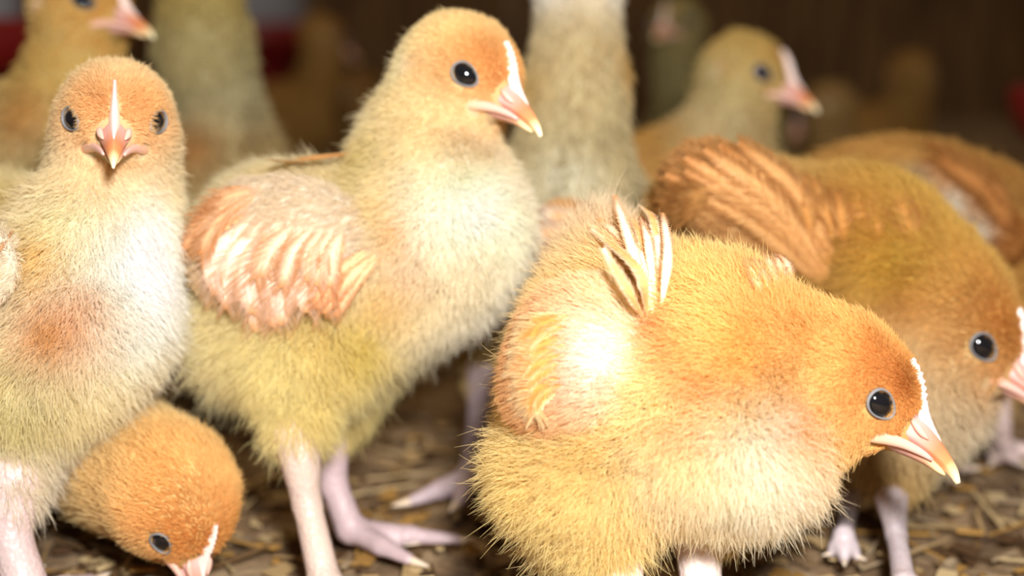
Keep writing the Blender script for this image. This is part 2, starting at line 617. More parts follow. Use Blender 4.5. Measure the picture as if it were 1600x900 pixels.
        loft('lower_beak', [s.H(k[0], 0, k[1]) for k in ks], [(S, U)] * 14, [(k[2] * R, k[3] * R, k[4] * R) for k in ks], M_BEAK, bk, cols, 18)
        # fleshy corner of the mouth on each side
        for sg in (1, -1):
            keys = [(.50, .44, -.36, .03), (.64, .42, -.33, .07), (.82, .335, -.28, .075), (1.0, .26, -.26, .06), (1.2, .19, -.27, .045), (1.36, .14, -.30, .02)]
            ks = smooth_path(keys, 14)
            loft('mouth_corner', [s.H(k[0], k[1] * sg, k[2]) for k in ks], [(S, U)] * 14, [(k[3] * R * .8, k[3] * R, k[3] * R) for k in ks], M_BEAK, bk,
                 interp(np.array([lin((224, 176, 130)), lin((226, 180, 160)), lin((222, 176, 168))]), 14), 14)
            # nostril hood
            ks = smooth_path([(.94, .19, .02, .01), (1.02, .20, -.01, .045), (1.12, .185, -.06, .045), (1.22, .15, -.10, .01)], 9)
            loft('nostril', [s.H(k[0], k[1] * sg, k[2]) for k in ks], [(S, U)] * 9, [(k[3] * R, k[3] * R, k[3] * R) for k in ks], M_BEAK, bk,
                 np.tile(lin((228, 182, 166)), (9, 1)), 12)
        # comb: thin serrated ridge up the forehead
        n = 34
        ks = smooth_path([(.65, .68), (.78, .545), (.885, .40), (.97, .26), (1.06, .135), (1.20, .01), (1.36, -.095)], n)
        vs_, fs, cs = [], [], []
        for i, (x, z) in enumerate(ks):
            t = i / (n - 1)
            out = nrm(np.array([.75, .62]))
            hgt = (.04 + .075 * max(0.0, math.sin(math.pi * min(1, t * 1.0))) ** .6) * (1 + (.30 if t < .5 else .04) * math.sin(i * 2.3))
            wd = .022 + .035 * max(0, math.sin(math.pi * t ** 1.3))
            for a, b_ in ((-1.3, 1), (-1, .2), (-.5, -.6), (0, -1), (.5, -.6), (1, .2), (1.3, 1)):
                vs_.append(s.H(x - out[0] * (b_ * hgt * .6 + .01), a * wd, z - out[1] * (b_ * hgt * .6 + .01)))
                cs.append(lin((248, 222, 214)))
        for i in range(n - 1):
            for j in range(6):
                a = i * 7 + j
                fs.append([a, a + 7, a + 8, a + 1])
        mesh_obj('comb', vs_, fs, M_BEAK, s.body, np.array(cs))

    def leg(s, pts, toes, r=0.0034, col=(224, 200, 196), shin=None, claw=True):
        """pts: hock, (middle), ankle above the ground; toes: tips on the ground"""
        pr = []
        rs = [r * 1.6, r * 1.0, r * 1.02, r * 1.1]
        if len(pts) == 2: rs = [r * 1.3, r * 1.05]
        if len(pts) == 3: rs = [r * 1.7, r * .98, r * 1.1]
        for a, b_, ra, rb in zip(pts[:-1], pts[1:], rs[:-1], rs[1:]):
            pr.append(cone(a, b_, ra, rb))
        an = np.asarray(pts[-1], float)
        tips = []
        for tp in toes:
            tp = np.asarray(tp, float).copy()
            mid = an * .45 + tp * .55; mid[2] = max(mid[2], r * .9)
            q = tp.copy(); q[2] = max(q[2], r * .55)
            pr += [cone(an, mid, r * .85, r * .72), cone(mid, q, r * .72, r * .48)]
            tips.append((mid, q))
        V, Fc = surface(pr, 0.0016, 0.0007)
        V[:, 2] = np.maximum(V[:, 2] + .002, 0.0036)
        c = np.tile(lin(col), (len(V), 1)) * (1 + .10 * noise3(V, 500, 4)[:, None])
        o = mesh_obj('leg', V, Fc, M_LEG, s.body, np.clip(c, 0, .95))
        if claw:
            for m_, q in tips:
                d = nrm(q - m_); d2 = nrm(d + np.array([0, 0, -.45]))
                side = nrm(np.cross(d, [0, 0, 1])); up = np.cross(side, d)
                cs = [q - d * r * .1, q + d * r * .5, q + d * r * .95 + d2 * r * .3, q + d * r * 1.2 + d2 * r * .75]
                for x in cs: x[2] = max(x[2] + .002, .0040)
                loft('claw', cs, [(side, up)] * 4, [(r * f_, r * f_, r * f_) for f_ in (.36, .30, .18, .03)], M_BEAK, o, np.tile(lin((236, 214, 190)), (4, 1)), 10)
        return o

    def wing(s, prims, n_str, col_down, feathers, seed=3, rad=0.00007, k=0.006, blobs=()):
        """a folded wing lying on the body; feathers: (list of (u, v), width px, mid, rim, lift mm)"""
        V, Fc = surface(prims, k, s.cell)
        N = grad(prims, V, k)
        L = np.full(len(V), 0.0); C = np.zeros((len(V), 3)); Fl = np.zeros((len(V), 3))
        kk = s.k; s.k = k
        L, C, Fl = s.attrs(V, prims); s.k = kk
        C = C ** .85
        for u, v, r, col, w in blobs:
            c = s.surf(u, v, s.prims + prims)[0]; r = r * np.linalg.norm(c - CAM) / F_PX
            g = np.exp(-((V - c) ** 2).sum(1) / (r * r))[:, None] * w
            C = C * (1 - g) + lin(col) * g
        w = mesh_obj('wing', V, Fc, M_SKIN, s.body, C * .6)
        barbs = []
        allp = s.prims + prims
        r = np.random.default_rng(seed)
        for i, (pts, wd, mid, rim, off) in enumerate(feathers):
            jx, jy = r.normal(size=2) * wd * .10
            q, g = zip(*[s.surf(u + jx * j, v + jy * j, allp, (off * .001 * (1 + 0.5 * j / max(1, len(pts) - 1)) if j else -.001)) for j, (u, v) in enumerate(pts)])
            q = np.array(q); g = np.array(g)
            g = nrm(g * .45 + nrm(g.mean(0)) * .55 - FWD * .25)
            d = np.linalg.norm(q[0] - CAM)
            feather(w, q, g, px(wd * r.uniform(.85, 1.15), d), mid, rim, seed * 100 + i, barbs=barbs, rad=rad)
        if n_str or barbs:
            strands('wing_down', w, V, Fc, (N, L, C, Fl), max(n_str, 50), .5, seed, rad, (), .35, .25, extra=barbs)
        return w

# ------------------------------------------------------------------ the barn: litter floor and board wall
m_floor, nt, b, _ = new_mat('brown_bedding')
tc = nt.nodes.new('ShaderNodeTexCoord')
n1 = nt.nodes.new('ShaderNodeTexNoise'); n1.inputs['Scale'].default_value = 60; n1.inputs['Detail'].default_value = 8
n2 = nt.nodes.new('ShaderNodeTexNoise'); n2.inputs['Scale'].default_value = 320; n2.inputs['Detail'].default_value = 6
cr = nt.nodes.new('ShaderNodeValToRGB')
cr.color_ramp.elements[0].position = .3; cr.color_ramp.elements[0].color = (*lin((84, 64, 44)), 1)
cr.color_ramp.elements[1].position = .7; cr.color_ramp.elements[1].color = (*lin((176, 150, 116)), 1)
e = cr.color_ramp.elements.new(.5); e.color = (*lin((132, 106, 76)), 1)
bp = nt.nodes.new('ShaderNodeBump'); bp.inputs['Distance'].default_value = .002; bp.inputs['Strength'].default_value = .9
nt.links.new(tc.outputs['Object'], n1.inputs['Vector']); nt.links.new(tc.outputs['Object'], n2.inputs['Vector'])
nt.links.new(n1.outputs['Fac'], cr.inputs['Fac']); nt.links.new(cr.outputs['Color'], b.inputs['Base Color'])
nt.links.new(n2.outputs['Fac'], bp.inputs['Height']); nt.links.new(bp.outputs['Normal'], b.inputs['Normal'])
b.inputs['Roughness'].default_value = .95

nx, ny = 120, 120
gx = np.linspace(-1.1, 1.1, nx); gy = np.linspace(-.3, 1.7, ny)
X, Y = np.meshgrid(gx, gy, indexing='ij')
pp = np.stack([X.ravel(), Y.ravel(), np.zeros(X.size)], 1)
pp[:, 2] = -0.0015 + 0.0012 * noise3(pp, 60, 3)
idx = np.arange(nx * ny).reshape(nx, ny)
ff = np.stack([idx[:-1, :-1].ravel(), idx[1:, :-1].ravel(), idx[1:, 1:].ravel(), idx[:-1, 1:].ravel()], 1)
tag(mesh_obj('floor', pp, ff, m_floor), kind='structure')

m_wall, nt, b, _ = new_mat('dark_barn_boards')
tc = nt.nodes.new('ShaderNodeTexCoord')
mp = nt.nodes.new('ShaderNodeMapping'); mp.inputs['Scale'].default_value = (14, 14, 1.5)
n1 = nt.nodes.new('ShaderNodeTexNoise'); n1.inputs['Scale'].default_value = 6; n1.inputs['Detail'].default_value = 8
cr = nt.nodes.new('ShaderNodeValToRGB')
cr.color_ramp.elements[0].position = .35; cr.color_ramp.elements[0].color = (*lin((74, 50, 28)), 1)
cr.color_ramp.elements[1].position = .7; cr.color_ramp.elements[1].color = (*lin((134, 100, 58)), 1)
nt.links.new(tc.outputs['Object'], mp.inputs['Vector']); nt.links.new(mp.outputs[0], n1.inputs['Vector'])
nt.links.new(n1.outputs['Fac'], cr.inputs['Fac']); nt.links.new(cr.outputs['Color'], b.inputs['Base Color'])
b.inputs['Roughness'].default_value = .85

def box_parts(boxes):
    vs_, fs = [], []
    for x0, x1, y0, y1, z0, z1 in boxes:
        o = len(vs_)
        vs_ += [(x, y, z) for x in (x0, x1) for y in (y0, y1) for z in (z0, z1)]
        fs += [[o + i for i in q] for q in ((0, 1, 3, 2), (4, 6, 7, 5), (0, 4, 5, 1), (2, 3, 7, 6), (0, 2, 6, 4), (1, 5, 7, 3))]
    return vs_, fs
bx = [(-1.1 + .11 * i + .001, -1.1 + .11 * (i + 1) - .001, 1.70 + .002 * (i % 3), 1.73, -.002, 1.0) for i in range(20)]
vs_, fs = box_parts(bx)
tag(mesh_obj('wall_back', vs_, fs, m_wall, smooth=False), kind='structure')

# loose litter: chips and straw bits too many to count
m_litter = attr_mat('litter_chips', .85, .15)
V_, F_, C_ = [], [], []
r = np.random.default_rng(11)
pal = [(150, 122, 84), (178, 150, 106), (112, 86, 56), (196, 172, 128), (88, 64, 42), (160, 140, 112), (170, 130, 70)]
for i in range(9000):
    y = .20 + (r.random() ** 1.7) * 1.2
    x = r.uniform(-.55, .55) * (y + .15)
    straw = r.random() < .25
    L = r.uniform(.006, .026) if straw else r.uniform(.002, .008)
    W = r.uniform(.0004, .0012) if straw else L * r.uniform(.3, .8)
    T = .0006
    a = r.uniform(0, math.pi); tz = r.normal() * .05
    e1 = np.array([math.cos(a) * math.cos(tz), math.sin(a) * math.cos(tz), math.sin(tz)])
    e2 = nrm(np.cross([0, 0, 1], e1)); e2 = nrm(e2 + np.array([0, 0, r.normal() * .12])); e3 = np.cross(e1, e2)
    c = np.array([x, y, r.uniform(.0, .003) + abs(math.sin(tz)) * L * .4])
    c[2] = min(c[2], .0024)
    o = len(V_)
    for su in (-1, 1):
        for sv in (-1, 1):
            for sw in (-1, 1):
                V_.append(c + e1 * su * L * .5 + e2 * sv * W * .5 * (1 if su < 0 else r.uniform(.5, 1)) + e3 * sw * T * .5)
    F_ += [[o + k for k in q] for q in ((0, 1, 3, 2), (4, 6, 7, 5), (0, 4, 5, 1), (2, 3, 7, 6), (0, 2, 6, 4), (1, 5, 7, 3))]
    col = lin(pal[r.integers(len(pal))]) * r.uniform(.7, 1.1)
    C_ += [col] * 8
V_ = [(q_[0], q_[1], min(q_[2], .0034)) for q_ in V_]
tag(mesh_obj('litter', V_, F_, m_litter, None, np.array(C_), smooth=False), 'brown straw and wood chip litter strewn over the barn floor', 'litter', kind='stuff')

# ------------------------------------------------------------------ chick B: centre, standing, looking right
def floor_tip(u, v): return G(u, v, 0.0015)

c = Chick('cream and orange chick standing tall in the centre, beak to the right', seed=21)
c.flow = -RGT * .75 + DWN * .65
c.set_head(722, 117, .305, 105, 38, 21, cols=dict(crown=(244, 220, 162), face=(232, 166, 92), cheek=(246, 234, 192)))
D = .315
c.add(
    cone(P(690, 160, .308), P(668, 250, .310), px(68, D), px(88, D), fur=.0045, col=(228, 208, 150), flow=DWN - RGT * .3),
    cone(P(672, 250, .310), P(700, 350, .306), px(88, D), px(108, D), fur=.006, col=(244, 236, 214), flow=DWN * .9 - RGT * .2),
    vell(640, 400, .312, 158, 132, 125, -28, fur=.007, col=(240, 230, 200), flow=DWN * .7 - RGT * .5),
    vell(470, 400, .316, 165, 132, 125, 10, fur=.006, col=(232, 214, 170), flow=-RGT + DWN * .3),
    vell(400, 500, .318, 92, 90, 105, 20, fur=.011, col=(236, 222, 172), flow=-RGT * .6 + DWN),
    vell(520, 515, .316, 128, 84, 108, -20, fur=.009, col=(238, 222, 165), flow=DWN - RGT * .1),
    cone(P(475, 560, .304), P(465, 670, .300), px(66, D), px(28, D), fur=.0085, col=(236, 222, 160), flow=DWN - RGT * .1),
    cone(P(545, 560, .326), P(530, 660, .324), px(55, D), px(28, D), fur=.007, col=(228, 208, 140), flow=DWN),
)
c.paint(575, 250, .30, 60, (214, 190, 110), .7)
c.paint(625, 365, .285, 26, (236, 170, 60), .6)
c.paint(600, 320, .285, 40, (244, 212, 130), .5)
c.paint(610, 470, .285, 55, (238, 200, 110), .6)
c.paint(560, 530, .28, 50, (226, 206, 100), .7)
c.paint(735, 325, .283, 95, (255, 253, 247), 1.0)
c.paint(740, 470, .29, 80, (240, 234, 220), .7)
c.paint(640, 420, .28, 45, (230, 205, 190), .4)
c.build(150000, lift=.5)
wc = (225, 170, 110)
wp = [vell(460, 375, .294, 138, 96, 34, 16, fur=.0035, col=(232, 216, 190), flow=-RGT + DWN * .5),
      vell(385, 400, .296, 85, 90, 30, 50, fur=.0035, col=(228, 200, 156), flow=-RGT * .6 + DWN)]
MID, RIM = (244, 228, 214), (218, 168, 112)
fe = []
for k_ in range(8):       # long flight feathers along the lower edge
    t = k_ / 7
    u0, v0 = 400 + 120 * t, 330 + 35 * t
    u2, v2 = 345 + 160 * t, 455 + 40 * math.sin(t * 2.6)
    um, vm = (u0 + u2) / 2 - 22 * (1 - t) - 8, (v0 + v2) / 2 + 10
    fe.append(([(u0, v0), (um, vm), (u2, v2)], 50, MID, RIM, 1.0 + .15 * k_))
for k_ in range(6):       # trailing feathers over the rump
    t = k_ / 5
    fe.append(([(405 - 25 * t, 290 + 45 * t), (355 - 18 * t, 318 + 38 * t), (318 - 4 * t, 350 + 55 * t)], 40, (228, 196, 158), (208, 150, 94), .8 + .15 * k_))
for k_ in range(7):       # shorter coverts on top
    t = k_ / 6
    u0, v0 = 440 + 95 * t, 350 + 10 * t
    fe.append(([(u0, v0), (u0 - 22 + 10 * t, v0 + 38), (u0 - 40 + 26 * t, v0 + 88 - 10 * abs(t - .4))], 32, (244, 222, 200), (222, 168, 112), 2.2 + .1 * k_))
for k_ in range(5):
    t = k_ / 4
    u0, v0 = 520 + 22 * t, 400 + 12 * t
    fe.append(([(u0 + 50, v0 - 10), (u0 + 10, v0 + 25), (u0 - 30 + 12 * t, v0 + 68 - 8 * t)], 24, (240, 206, 170), (216, 158, 104), 2.4))
fe.append(([(530, 262), (480, 248), (420, 246)], 28, (226, 190, 136), (205, 160, 104), 1.5))
fe.append(([(560, 235), (520, 228), (470, 238)], 24, (222, 176, 116), (205, 156, 98), 1.5))
c.wing(wp, 15000, None, fe, seed=31)
c.leg([P(463, 690, .299), P(480, 800, .2985), G(508, 922, .005)], [floor_tip(470, 950), floor_tip(560, 955), floor_tip(520, 975), floor_tip(500, 895)], r=.0034, col=(206, 184, 172))
c.leg([P(512, 690, .323), P(522, 770, .3225), G(548, 838, .005)], [floor_tip(712, 858), floor_tip(640, 890), floor_tip(620, 862), floor_tip(515, 815)], r=.0034, col=(190, 168, 172))

# ------------------------------------------------------------------ chick A: left, facing the camera
c = Chick('cream chick at the left edge facing the camera, white chest, both eyes showing', seed=22)
c.flow = -RGT * .5 + DWN * .8
c.set_head(181, 190, .285, 104, 74, 14, cols=dict(crown=(246, 222, 176), face=(238, 182, 116), cheek=(246, 230, 190)))
D = .29
c.add(
    cone(P(178, 250, .292), P(170, 350, .292), px(86, D), px(100, D), fur=.0045, col=(240, 224, 180), flow=DWN - RGT * .1),
    vell(142, 450, .290, 112, 150, 120, -8, fur=.007, col=(246, 238, 218), flow=DWN + RGT * .15),
    vell(40, 480, .300, 170, 165, 130, 0, fur=.007, col=(238, 222, 170), flow=DWN - RGT * .3),
    vell(-80, 400, .310, 150, 130, 125, 20, fur=.006, col=(232, 210, 160), flow=-RGT + DWN * .2),
    vell(80, 585, .290, 120, 72, 100, -25, fur=.010, col=(240, 224, 170), flow=DWN),
    cone(P(30, 640, .290), P(20, 760, .284), px(72, D), px(36, D), fur=.007, col=(236, 226, 206), flow=DWN),
    cone(P(-90, 620, .315), P(-80, 740, .312), px(70, D), px(34, D), fur=.005, col=(236, 226, 190), flow=DWN),
)
c.paint(215, 410, .262, 105, (255, 254, 249), 1.0)
c.paint(235, 340, .262, 50, (255, 252, 244), .8)
c.paint(205, 520, .262, 60, (252, 246, 238), .8)
c.paint(85, 510, .262, 58, (226, 152, 60), .85)
c.paint(130, 470, .262, 30, (226, 160, 96), .4)
c.paint(60, 400, .262, 55, (244, 206, 120), .7)
c.paint(30, 320, .27, 50, (216, 188, 110), .7)
c.paint(20, 650, .266, 60, (230, 212, 130), .5)
c.build(150000, lift=.5)
wp = [vell(-60, 410, .268, 90, 80, 30, 15, fur=.003, col=(240, 226, 200), flow=-RGT + DWN * .5)]
fe = [([(20 - 14 * k_, 350 + 10 * k_), (-20 - 12 * k_, 390 + 12 * k_), (-70 - 10 * k_, 420 + 14 * k_)], 36, (240, 214, 190), (214, 150, 92), 2 + .3 * k_) for k_ in range(6)]
c.wing(wp, 5000, None, fe, seed=32)
c.leg([P(18, 760, .284), P(16, 850, .282), G(50, 960, .005)], [floor_tip(30, 1000), floor_tip(90, 985), floor_tip(140, 930), floor_tip(30, 930)], r=.0046, col=(206, 184, 182))
c.leg([P(-80, 740, .312), P(-76, 800, .311), G(-60, 880, .005)], [floor_tip(-30, 920), floor_tip(30, 900), floor_tip(0, 880), floor_tip(-80, 860)], r=.0036)

# ------------------------------------------------------------------ chick C: front right, crouching, beak down to the right
c = Chick('golden chick crouching in front at right, pointed head lowered, beak over bare litter', seed=23)
c.flow = -RGT * .7 + DWN * .5
c.set_head(1308, 601, .262, 129, 20, 25, cols=dict(crown=(242, 186, 108), face=(230, 156, 82), cheek=(246, 206, 126)))
D = .265
c.add(
    cone(P(1250, 590, .264), P(1130, 570, .266), px(108, D), px(140, D), fur=.0045, col=(246, 202, 124), flow=-RGT + DWN * .1),
    vell(1080, 580, .270, 185, 160, 150, 14, fur=.0062, col=(246, 210, 140), flow=-RGT * .5 - DWN * .6),
    vell(960, 590, .275, 146, 185, 150, 10, fur=.0065, col=(242, 212, 156), flow=-RGT * .7 + DWN * .2),
    vell(1165, 685, .262, 124, 80, 120, 5, fur=.011, col=(248, 236, 212), flow=DWN + RGT * .25),
    vell(1075, 704, .266, 126, 72, 130, 0, fur=.0085, col=(246, 230, 196), flow=DWN - RGT * .1),
    vell(905, 735, .272, 84, 92, 120, 0, fur=.011, col=(242, 218, 158), flow=DWN * .5 - RGT),
    cone(P(905, 755, .262), P(922, 830, .262), px(84, D), px(36, D), fur=.009, col=(240, 214, 140), flow=DWN - RGT * .45),
    cone(P(1110, 750, .276), P(1118, 815, .278), px(60, D), px(30, D), fur=.0055, col=(232, 206, 140), flow=DWN),
    cone(P(960, 450, .282), P(938, 385, .286), px(66, D), px(30, D), fur=.010, col=(240, 214, 180), flow=-DWN * 1.2 + RGT * .1),
)
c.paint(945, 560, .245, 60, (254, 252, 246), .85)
c.paint(1050, 640, .235, 70, (250, 236, 190), .5)
c.paint(1090, 480, .245, 70, (246, 200, 130), .5)
c.paint(1030, 505, .235, 26, (206, 120, 60), .6)
c.paint(1062, 555, .235, 30, (238, 160, 82), .6)
c.paint(1100, 610, .235, 32, (238, 160, 82), .55)
c.paint(1010, 590, .235, 40, (252, 234, 180), .6)
c.paint(1090, 680, .235, 26, (224, 160, 104), .45)
c.paint(1160, 560, .235, 60, (250, 196, 96), .5)
c.paint(1050, 670, .235, 26, (226, 172, 120), .5)
c.paint(1200, 700, .240, 70, (250, 244, 232), .7)
c.paint(1240, 680, .240, 40, (240, 176, 96), .5)
c.paint(870, 720, .25, 45, (238, 206, 140), .5)
c.paint(1000, 800, .25, 45, (226, 206, 150), .5)
c.build(210000, lift=.5)
wp = [vell(870, 570, .252, 78, 112, 42, 12, fur=.0035, col=(222, 168, 108), flow=-RGT + DWN * .3),
      vell(930, 545, .252, 90, 110, 38, 8, fur=.0045, col=(248, 226, 180), flow=-RGT * .9 - DWN * .2)]
fe = []
for k_ in range(8):       # folded feathers rounding the hind edge
    t = k_ / 7
    fe.append(([(885 - 8 * t, 492 + 110 * t), (842 - 10 * math.sin(3 * t), 512 + 114 * t), (806 + 40 * (t - .4) ** 2 * 2, 545 + 112 * t)], 42, (224, 172, 100), (244, 226, 182), .3 + .08 * k_))
# the spread tuft of white and orange feathers over the back
tuft = [((1022, 486), (985, 432), (926, 372), 20), ((1026, 484), (1000, 425), (940, 362), 18), ((1030, 482), (1005, 410), (962, 352), 15),
        ((1034, 478), (1030, 415), (1000, 352), 20), ((1016, 492), (975, 450), (932, 405), 17), ((1030, 480), (1015, 420), (980, 362), 13), ((1008, 494), (968, 470), (938, 432), 14),
        ((1024, 488), (990, 420), (948, 350), 16), ((1034, 480), (1022, 400), (985, 345), 15), ((1036, 482), (1038, 440), (1022, 385), 15)]
for i_, (a_, b2, c2, w_) in enumerate(tuft):
    w_ *= 1.35
    fe.append(([a_, b2, c2], w_, (252, 240, 226) if i_ % 2 else (238, 190, 130), (226, 168, 104) if i_ % 2 else (248, 228, 202), 3.3 + i_ * .28))
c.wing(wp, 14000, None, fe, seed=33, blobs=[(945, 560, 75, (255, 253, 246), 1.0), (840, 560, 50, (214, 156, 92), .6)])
fe = [([(1228 - 8 * k_, 476), (1222 - 12 * k_, 440 + 4 * k_), (1224 - 16 * k_, 404 + 7 * k_)], 24, (240, 218, 190), (206, 148, 90), 2.2) for k_ in range(5)]
wp = [vell(1200, 470, .272, 40, 34, 26, 0, fur=.003, col=(240, 206, 150), flow=-RGT - DWN * .3)]
c.wing(wp, 1500, None, fe, seed=34)
c.leg([P(955, 820, .262), P(968, 895, .262), G(985, 1050, .005)], [floor_tip(1060, 1080), floor_tip(1010, 1100), floor_tip(950, 1090), floor_tip(960, 1010)], r=.0045, col=(240, 222, 214))
c.leg([P(1092, 820, .278), P(1092, 890, .277), G(1100, 990, .005)], [floor_tip(1200, 1010), floor_tip(1150, 1040), floor_tip(1090, 1040), floor_tip(1080, 960)], r=.0045, col=(240, 222, 214))

# ------------------------------------------------------------------ chick D: behind C, rusty back, head at the right edge
c = Chick('rusty-backed chick behind the crouching golden one, head at the right edge with dark eye', seed=24, cell=.0018)
c.flow = -RGT * .8 + DWN * .4
c.set_head(1484, 514, .318, 116, 32, 28, cols=dict(crown=(222, 164, 88), face=(214, 146, 70), cheek=(220, 186, 116)))
D = .325
c.add(
    cone(P(1460, 470, .322), P(1360, 400, .328), px(98, D), px(110, D), fur=.005, col=(214, 172, 84), flow=-RGT + DWN * .1),
    vell(1180, 380, .338, 170, 130, 130, 14, fur=.005, col=(206, 164, 100), flow=-RGT * .8 - DWN * .3),
    vell(1330, 420, .332, 150, 135, 125, 20, fur=.005, col=(206, 158, 84), flow=-RGT * .8 - DWN * .4),
    vell(1440, 580, .322, 110, 120, 110, 40, fur=.007, col=(226, 216, 196), flow=DWN + RGT * .2),
    vell(1340, 620, .330, 150, 100, 115, 10, fur=.007, col=(212, 186, 140), flow=DWN),
    cone(P(1400, 640, .318), P(1395, 745, .314), px(66, D), px(30, D), fur=.006, col=(196, 160, 100), flow=DWN),
    cone(P(1310, 660, .345), P(1318, 735, .342), px(60, D), px(28, D), fur=.006, col=(190, 150, 100), flow=DWN),
)
c.paint(1400, 420, .30, 60, (206, 166, 66), .8)
c.paint(1180, 330, .31, 60, (196, 178, 128), .8)
c.paint(1300, 330, .31, 60, (190, 120, 56), .6)
c.paint(1420, 480, .30, 50, (196, 126, 56), .6)
c.paint(1060, 300, .32, 60, (180, 112, 50), .7)
c.build(100000, rad=.00009, lift=.40)
wp = [vell(1180, 330, .315, 150, 74, 40, 34, fur=.003, col=(200, 150, 92), flow=-RGT * .8 - DWN * .6),
      vell(1110, 300, .318, 70, 60, 36, 20, fur=.003, col=(188, 134, 70), flow=-RGT)]
fe = []
for k_ in range(9):        # diagonal flight feathers from the shoulder up to the rump
    t = k_ / 8
    u2, v2 = 1052 + 120 * t, 268 - 30 * math.sin(t * 2.4)
    u0, v0 = 1290 + 14 * t, 455 - 60 * t
    fe.append(([(u0, v0), ((u0 + u2) / 2 + 10, (v0 + v2) / 2 - 16), (u2, v2)], 34, (206, 164, 110), (182, 128, 72), .8 + .25 * (k_ % 4)))
for k_ in range(7):        # curled dark-edged feathers on the rump
    t = k_ / 6
    fe.append(([(1120 - 22 * t, 300 + 30 * t), (1085 - 24 * t, 300 + 36 * t), (1052 - 14 * t, 318 + 55 * t)], 34, (190, 148, 92), (166, 112, 58), 1.4))
for k_ in range(13):       # ragged feathers on the ridge of the back
    t = k_ / 12
    u0 = 1215 + 215 * t
    dy = (11 * (k_ * 7 % 3))
    fe.append(([(u0 + 18, 350 + 26 * t + dy), (u0 + 8, 315 + 22 * t + dy), (u0 - 4, 275 + 18 * t + dy)], 34, (206, 160, 98), (186, 130, 70), .5 + .2 * (k_ % 3)))
c.wing(wp, 7000, None, fe, seed=35, rad=.00014)
c.leg([P(1392, 790, .311), P(1400, 850, .309), G(1412, 925, .005)], [floor_tip(1380, 960), floor_tip(1440, 965), floor_tip(1500, 940), floor_tip(1400, 900)], r=.0024, col=(200, 186, 190))
c.leg([P(1326, 775, .341), P(1324, 820, .341), G(1318, 848, .006)], [floor_tip(1296, 880), floor_tip(1340, 885), floor_tip(1318, 892)], r=.0021, col=(200, 186, 190))

# ------------------------------------------------------------------ chick E: arched brown back at the right edge
c = Chick('brown-backed chick at far right behind the rusty-backed one, pale stripe on its wing', seed=25, cell=.0022)
c.flow = RGT * -.8 + DWN * .3
c.set_head(1720, 420, .39, 84, 10, 30, cols=dict(crown=(200, 148, 80), face=(190, 130, 64), cheek=(200, 170, 110)))
D = .395
c.add(
    vell(1420, 370, .400, 205, 150, 140, 12, fur=.0045, col=(196, 142, 76), flow=-RGT + DWN * .2),
    vell(1530, 420, .395, 130, 150, 125, 30, fur=.0045, col=(190, 134, 68), flow=-RGT + DWN * .2),
    cone(P(1600, 420, .392), P(1680, 420, .390), px(90, D), px(66, D), fur=.004, col=(196, 150, 84), flow=-RGT),
    cone(P(1440, 480, .39), P(1450, 640, .385), px(70, D), px(24, D), fur=.004, col=(190, 150, 90), flow=DWN),
    cone(P(1560, 480, .405), P(1560, 630, .405), px(70, D), px(24, D), fur=.004, col=(190, 150, 90), flow=DWN),
)
c.paint(1480, 320, .355, 34, (206, 198, 178), .9)
c.paint(1520, 370, .355, 34, (206, 198, 178), .9)
c.paint(1440, 280, .36, 30, (200, 186, 150), .8)
c.build(22000, rad=.0002, lift=.35)
wp = [vell(1520, 330, .365, 110, 50, 34, 42, fur=.003, col=(176, 112, 52), flow=-RGT * .8 - DWN * .5)]
fe = [([(1600 - 4 * k_, 392 - 18 * k_), (1552 - 4 * k_, 318 - 14 * k_), (1480 - 10 * k_, 255 - 8 * k_)], 34, (188, 138, 82), (166, 112, 60), .8 + .2 * k_) for k_ in range(4)]
c.wing(wp, 2500, None, fe, seed=36, rad=.0002, blobs=[(1490, 320, 26, (214, 206, 186), .9), (1525, 365, 26, (214, 206, 186), .9), (1440, 280, 24, (206, 190, 156), .8)])
c.leg([P(1450, 640, .385), G(1455, 730, .005)], [floor_tip(1480, 760), floor_tip(1510, 745), floor_tip(1440, 760)], r=.0030)
c.leg([P(1560, 630, .405), G(1562, 705, .005)], [floor_tip(1590, 735), floor_tip(1620, 720), floor_tip(1550, 735)], r=.0030)

# ------------------------------------------------------------------ chick F: small head in the gap at right rear
c = Chick('blurred chick in the gap behind the rusty back, small head with beak to the right', seed=26, cell=.0022)
c.flow = -RGT + DWN * .3
c.set_head(1165, 118, .45, 74, 30, 16, cols=dict(crown=(204, 168, 92), face=(204, 164, 92), cheek=(206, 190, 140)), fur=1.3)
D = .455
c.add(
    cone(P(1150, 150, .452), P(1120, 250, .455), px(58, D), px(78, D), fur=.004, col=(206, 184, 140), flow=DWN),
    vell(1060, 310, .462, 150, 110, 100, -18, fur=.005, col=(204, 150, 70), flow=-RGT + DWN * .3),
    vell(1130, 350, .458, 100, 100, 95, 0, fur=.005, col=(204, 180, 136), flow=DWN),
    cone(P(1080, 400, .45), P(1085, 520, .45), px(60, D), px(22, D), fur=.004, col=(200, 170, 110), flow=DWN),
    cone(P(1130, 400, .47), P(1135, 510, .47), px(60, D), px(22, D), fur=.004, col=(200, 170, 110), flow=DWN),
)
c.build(16000, rad=.00024, lift=.35)
for a_ in ((1085, 520, .45), (1135, 510, .47)):
    hk = P(*a_); an = hk.copy(); an[2] = .005; an[1] -= .002
    c.leg([hk, an], [an + np.array([.014, -.006, -.004]), an + np.array([.010, .010, -.004]), an + np.array([.004, -.015, -.004])], r=.0028)

